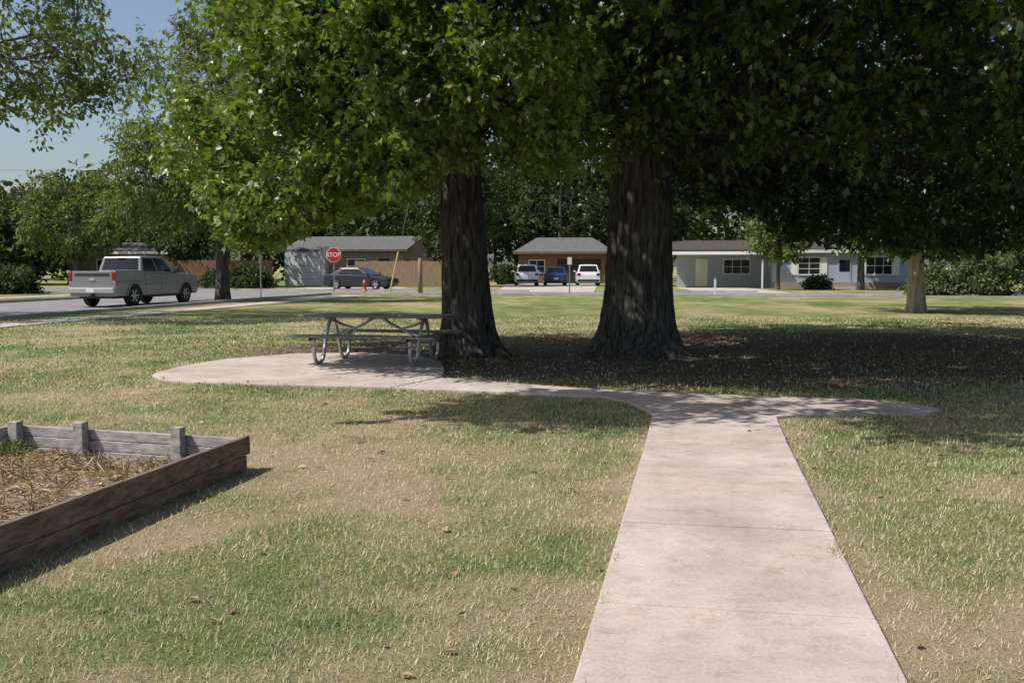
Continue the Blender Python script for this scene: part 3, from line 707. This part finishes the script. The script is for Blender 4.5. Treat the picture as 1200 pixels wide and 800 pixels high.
car('parked_sedan',(-10.2,67.5),math.radians(-18),M['pnavy'],'sedan')

# ---------------------------------------------------------------- street furniture
def octa(r,y,z): return [(r*math.cos(math.pi/8+k*math.pi/4),y,z+r*math.sin(math.pi/8+k*math.pi/4)) for k in range(8)]
def plate(name,r,y0,y1,z,mat,parent):
    v=octa(r,y0,z)+octa(r,y1,z)
    pd_mesh(name,v,[tuple(range(8)),tuple(range(15,7,-1))]+[(i,(i+1)%8,(i+1)%8+8,i+8) for i in range(8)],mat,parent)
ss=empty('stop_sign',(-9.75,54.6,0),0)
box('post',-.03,.03,.02,.07,0,2.62,M['post'],ss); plate('white_rim',.44,-.003,.015,2.17,M['white'],ss); plate('red_face',.405,-.01,-.004,2.17,M['red'],ss)
fc=bpy.data.curves.new('lettering','FONT'); fc.body='STOP'; fc.size=.32; fc.align_x='CENTER'; fc.align_y='CENTER'; fc.extrude=.002; fc.offset=.006
fo=bpy.data.objects.new('lettering',fc); COL.objects.link(fo); fo.parent=ss; fo.location=(0,-.016,2.17); fo.rotation_euler=(math.pi/2,0,0); fc.materials.append(M['white'])
sp=empty('sign_post',(-12.6,50,0)); box('post',-.03,.03,-.02,.02,0,2.1,M['post'],sp); box('sign_back',-.02,.02,-.22,.22,1.7,2.15,M['galv'],sp)
sp=empty('street_sign',(3.2,55.5,0)); box('post',-.035,.035,-.02,.02,0,2.1,M['post'],sp); box('sign_plate',-.12,.12,-.035,-.022,1.65,2.05,M['white'],sp)
mp_=empty('marker_post',(10.9,53.5,0)); box('post',-.05,.05,-.02,.02,0,.9,M['white'],mp_); box('cap',-.055,.055,-.025,.025,.9,1.05,M['bin'],mp_)
gw=empty('guy_wire',(-6.9,58.3,0)); pipe('guard',[(-.25,0,0),(0,0,1.15),(.27,0,2.4)],.05,M['yel'],gw); pipe('wire',[(.27,0,2.4),(.7,0,4.3),(1.1,0,6.1)],.012,M['post'],gw,6)
wp=empty('wooden_post',(-5.35,58.2,0)); lathe('post',[(0.0,0),(.13,0),(.125,2.0),(.10,2.03),(0,2.03)],M['fence2'],wp,'z',14)
hy=empty('fire_hydrant',(-9.0,60.9,0))
lathe('barrel',[(.0,0),(.15,0),(.15,.05),(.10,.06),(.10,.5),(.14,.52),(.14,.56),(.11,.6),(.08,.68),(.03,.72),(.03,.76),(0,.76)],M['hydr'],hy,'z',20)
lathe('side_outlets',[(0,-.2),(.055,-.2),(.055,.2),(0,.2)],M['hydr'],hy,'y',14,(0,0,.42)); lathe('front_outlet',[(0,-.18),(.07,-.18),(.07,0),(0,0)],M['hydr'],hy,'y',14,(0,0,.38))
for q in [(28.9,67.5),(29.7,67.3)]:
    tb_=empty('trash_bin',(q[0],q[1],0),GA)
    v=[(-.25,-.28,.06),(.25,-.28,.06),(.25,.28,.06),(-.25,.28,.06),(-.31,-.36,1.0),(.31,-.36,1.0),(.31,.36,1.0),(-.31,.36,1.0)]
    pd_mesh('bin_body',v,[(0,3,2,1),(4,5,6,7),(0,1,5,4),(1,2,6,5),(2,3,7,6),(3,0,4,7)],M['bin'],tb_,.02)
    prism('lid',[(-.34,1.0),(.34,1.0),(.33,1.05),(0,1.1),(-.33,1.05)],-.38,.40,M['bin'],tb_,.01)
    for s in (-.22,.22): lathe('wheel',[(0,-.03),(.11,-.03),(.11,.03),(0,.03)],M['rubber'],tb_,'y',14,(s,.27,.11))
pl=empty('power_line',(0,0,0))
T=Tubes()
for zz_,yy in ((6.3,63),(7.6,63.2)):
    t=np.linspace(0,1,30); xx=-52+94*t; T.add(np.stack([xx,yy+0*t,zz_-.5*4*t*(1-t)*.4+.1],-1),.010,5)
T.obj('wires',M['dark'],pl)
T=Tubes()
for xx in (-52,42): T.add([(xx,63.3,-.2),(xx,63.3,9)],[.17,.12],10)
T.obj('poles',M['bark'],pl)
for xx in (-52,42): box('crossarm',xx-.06,xx+.06,62.5,64.0,7.5,7.62,M['fence2'],pl)

# ---------------------------------------------------------------- houses
def window(h,x0,x1,z0,z1,y,shut=False,cols=2,rows=2,fm='white'):
    F_=M[fm]; t=.07
    box('window_glass',x0+.03,x1-.03,y-.02,y+.05,z0+.03,z1-.03,M['glass'],h)
    box('frame_sill',x0-t,x1+t,y-.07,y+.02,z0-t,z0,F_,h); box('frame_head',x0-t,x1+t,y-.06,y+.02,z1,z1+t,F_,h)
    box('frame_l',x0-t,x0,y-.06,y+.02,z0+.001,z1-.001,F_,h); box('frame_r',x1,x1+t,y-.06,y+.02,z0+.001,z1-.001,F_,h)
    for k in range(1,cols): xx=x0+(x1-x0)*k/cols; box('mullion',xx-.02,xx+.02,y-.045,y,z0+.001,z1-.001,F_,h)
    for k in range(1,rows): zz=z0+(z1-z0)*k/rows; box('transom',x0+.001,x1-.001,y-.04,y,zz-.018,zz+.018,F_,h)
    if shut:
        for a,b in ((x0-t-.42,x0-t-.02),(x1+t+.02,x1+t+.42)):
            box('shutter',a,b,y-.05,y-.003,z0-.05,z1+.05,F_,h)
def gable_roof(h,x0,x1,y0,y1,ze,zr,mat,ov=.45):
    ym=(y0+y1)/2; prof=[(y0-ov,ze-.02),(ym,zr),(y1+ov,ze-.02),(y1+ov,ze+.14),(ym,zr+.16),(y0-ov,ze+.14)]
    v=[(x0-ov,p[0],p[1]) for p in prof]+[(x1+ov,p[0],p[1]) for p in prof]
    f=[(0,1,2,3,4,5),(11,10,9,8,7,6)]+[(i,(i+1)%6,(i+1)%6+6,i+6) for i in range(6)]
    pd_mesh('roof',v,f,mat,h)
def hip_roof(h,x0,x1,y0,y1,ze,zr,mat,ov=.5):
    d=(y1-y0)/2+ov; ym=(y0+y1)/2
    v=[(x0-ov,y0-ov,ze),(x1+ov,y0-ov,ze),(x1+ov,y1+ov,ze),(x0-ov,y1+ov,ze),(x0-ov,y0-ov,ze+.15),(x1+ov,y0-ov,ze+.15),(x1+ov,y1+ov,ze+.15),(x0-ov,y1+ov,ze+.15),(x0-ov+d*.45,ym,zr),(x1+ov-d*.45,ym,zr)]
    pd_mesh('roof',v,[(0,3,2,1),(0,1,5,4),(1,2,6,5),(2,3,7,6),(3,0,4,7),(4,5,9,8),(6,7,8,9),(5,6,9),(7,4,8)],mat,h)
def gable_wall(h,x0,x1,y0,y1,ze,zr,mat):
    ym=(y0+y1)/2; v=[(x0,y0,ze),(x0,y1,ze),(x0,ym,zr),(x1,y0,ze),(x1,y1,ze),(x1,ym,zr)]
    pd_mesh('gable',v,[(0,1,2),(5,4,3),(0,3,4,1),(1,4,5,2),(2,5,3,0)],mat,h)
h=empty('siding_house',(11.6,72.0,0),GA)
box('walls',7.0,16.9,0,9,0,2.55,M['siding'],h); box('carport_back_wall',.2,7.0,4.2,9,0,2.5,M['siding'],h)
box('carport_roof',-.7,7.3,-.6,4.2,2.42,2.55,M['white'],h); box('carport_beam',-.7,7.3,-.7,-.6,2.38,2.6,M['white'],h)
box('carport_roof_cover',-.7,6.5,-.65,4.0,2.553,2.6,M['roofb'],h)
for xx in (-.5,6.2): box('carport_post',xx,xx+.11,-.5,-.39,0,2.42,M['white'],h)
gable_roof(h,.2,16.9,0.2,8.8,2.6,3.35,M['roofb']); gable_wall(h,.3,16.8,.3,8.7,2.55,3.25,M['siding'])
box('fascia',6.6,17.3,-.30,-.26,2.5,2.70,M['white'],h)
window(h,3.7,5.6,1.0,2.05,4.2,False,3,2); box('carport_door',1.6,2.5,4.14,4.2,.05,2.1,M['white'],h)
window(h,8.75,10.2,1.0,2.15,0,True,2,3); window(h,13.3,15.0,1.0,2.2,0,True,3,2)
box('front_door',11.4,12.3,-.04,0,.1,2.15,M['siding'],h); box('door_panel',11.5,12.2,-.06,-.04,1.2,2.0,M['glass'],h)
box('porch_step',11.1,12.6,-.9,-.04,0,.1,M['drive'],h); box('brick_base',7.0,16.9,-.06,0,0,.45,M['brickp'],h)
h=empty('brown_house',(.6,92.5,0),math.radians(-4))
box('walls',0,8.4,0,8,0,2.7,M['fence'],h); hip_roof(h,0,8.4,0,8,2.72,4.3,M['roof']); box('fascia',-.5,8.9,-.54,-.505,2.70,2.9,M['fence'],h)
box('garage_door',3.6,7.6,-.05,0,.02,2.2,M['dark'],h)
for zz in (.55,1.1,1.65): box('garage_door_rail',3.6,7.6,-.07,-.05,zz,zz+.03,M['fence'],h)
window(h,1.0,2.4,1.0,2.1,0)
h=empty('brick_house',(-18.0,80.5,0),GA)
box('walls',3.4,9.6,0,9,0,2.7,M['brickp'],h); box('garage_wall',0,3.38,-.8,9,0,2.7,M['sidingw'],h)
gable_roof(h,0,9.6,0,9,2.75,3.9,M['roof']); gable_wall(h,.1,9.5,.1,8.9,2.7,3.7,M['brickp'])
box('garage_door',.4,3.0,-.85,-.8,.02,2.15,M['white'],h)
for zz in (.55,1.08,1.6): box('garage_door_groove',.4,3.0,-.856,-.85,zz,zz+.025,M['post'],h)
window(h,5.0,6.4,1.0,2.1,0); box('front_door',7.6,8.5,-.04,0,.1,2.15,M['dark'],h)
h=empty('bungalow',(-37.5,86,0),GA)
box('walls',0,9,0,8,0,2.6,M['brick'],h); gable_roof(h,0,9,0,8,2.65,3.5,M['roof']); gable_wall(h,.1,8.9,.1,7.9,2.6,3.3,M['sidingw'])
box('fascia',-.45,9.45,-.52,-.47,2.6,2.8,M['white'],h)
window(h,2,3.6,1,2.1,0); window(h,6,7.6,1,2.1,0)

def fence(name,p0,p1,hgt,mat):
    p0=np.array(p0);p1=np.array(p1); L=np.linalg.norm(p1-p0); root=empty(name,(p0[0],p0[1],0),math.atan2(p1[1]-p0[1],p1[0]-p0[0]))
    V=[];F_=[];k=0;xx=0
    while xx<L:
        w=.14; z=hgt+random.uniform(-.03,.03); yy=random.uniform(0,.008)
        b=[(xx,yy,.03),(xx+w,yy,.03),(xx+w,yy+.02,.03),(xx,yy+.02,.03),(xx,yy,z),(xx+w,yy,z),(xx+w,yy+.02,z),(xx,yy+.02,z)]
        V+=b; F_+=[tuple(i+k for i in q) for q in ((0,3,2,1),(4,5,6,7),(0,1,5,4),(1,2,6,5),(2,3,7,6),(3,0,4,7))]; k+=8; xx+=.15
    pd_mesh('pickets',V,F_,mat,root)
    for z in (.4,hgt-.4): box('rail',0,L,.03,.07,z,z+.09,mat,root)
    xx=0
    while xx<L: box('fence_post',xx,xx+.09,.071,.16,0,hgt-.1,mat,root); xx+=2.4
fence('wooden_fence',(-12.0,76.2),(-4.2,74.8),1.95,M['fence2'])
fence('wooden_fence',(-31,76.5),(-17.8,74.0),2.0,M['fence'])
fence('wooden_fence',(8.8,84),(12.0,83),1.8,M['fence'])

# ---------------------------------------------------------------- light, sky, camera
el=math.radians(53); hx,hy_=-.955,-.297
w=bpy.data.worlds.new('World'); scene.world=w; w.use_nodes=True; nt=w.node_tree
bg=nt.nodes['Background']; sk=nt.nodes.new('ShaderNodeTexSky'); sk.sky_type='NISHITA'; sk.sun_disc=False
sk.sun_elevation=el; sk.sun_rotation=math.atan2(hx,hy_)%(2*math.pi); sk.air_density=1.0; sk.dust_density=2.0
nt.links.new(sk.outputs[0],bg.inputs[0]); bg.inputs[1].default_value=.12
sl=bpy.data.lights.new('sun','SUN'); sl.energy=5.0; sl.angle=math.radians(.53); sl.color=(1,.965,.915)
so=bpy.data.objects.new('sun',sl); COL.objects.link(so)
so.rotation_euler=Vector((-hx*math.cos(el),-hy_*math.cos(el),-math.sin(el))).to_track_quat('-Z','Y').to_euler()
cd=bpy.data.cameras.new('camera'); cd.lens=35; cd.sensor_width=36; cd.clip_end=3000
co=bpy.data.objects.new('camera',cd); COL.objects.link(co); co.location=(0,0,1.55); co.rotation_euler=(math.radians(90-4.31),0,0)
scene.camera=co
scene.view_settings.view_transform='Standard'; scene.view_settings.look='None'; scene.view_settings.exposure=0
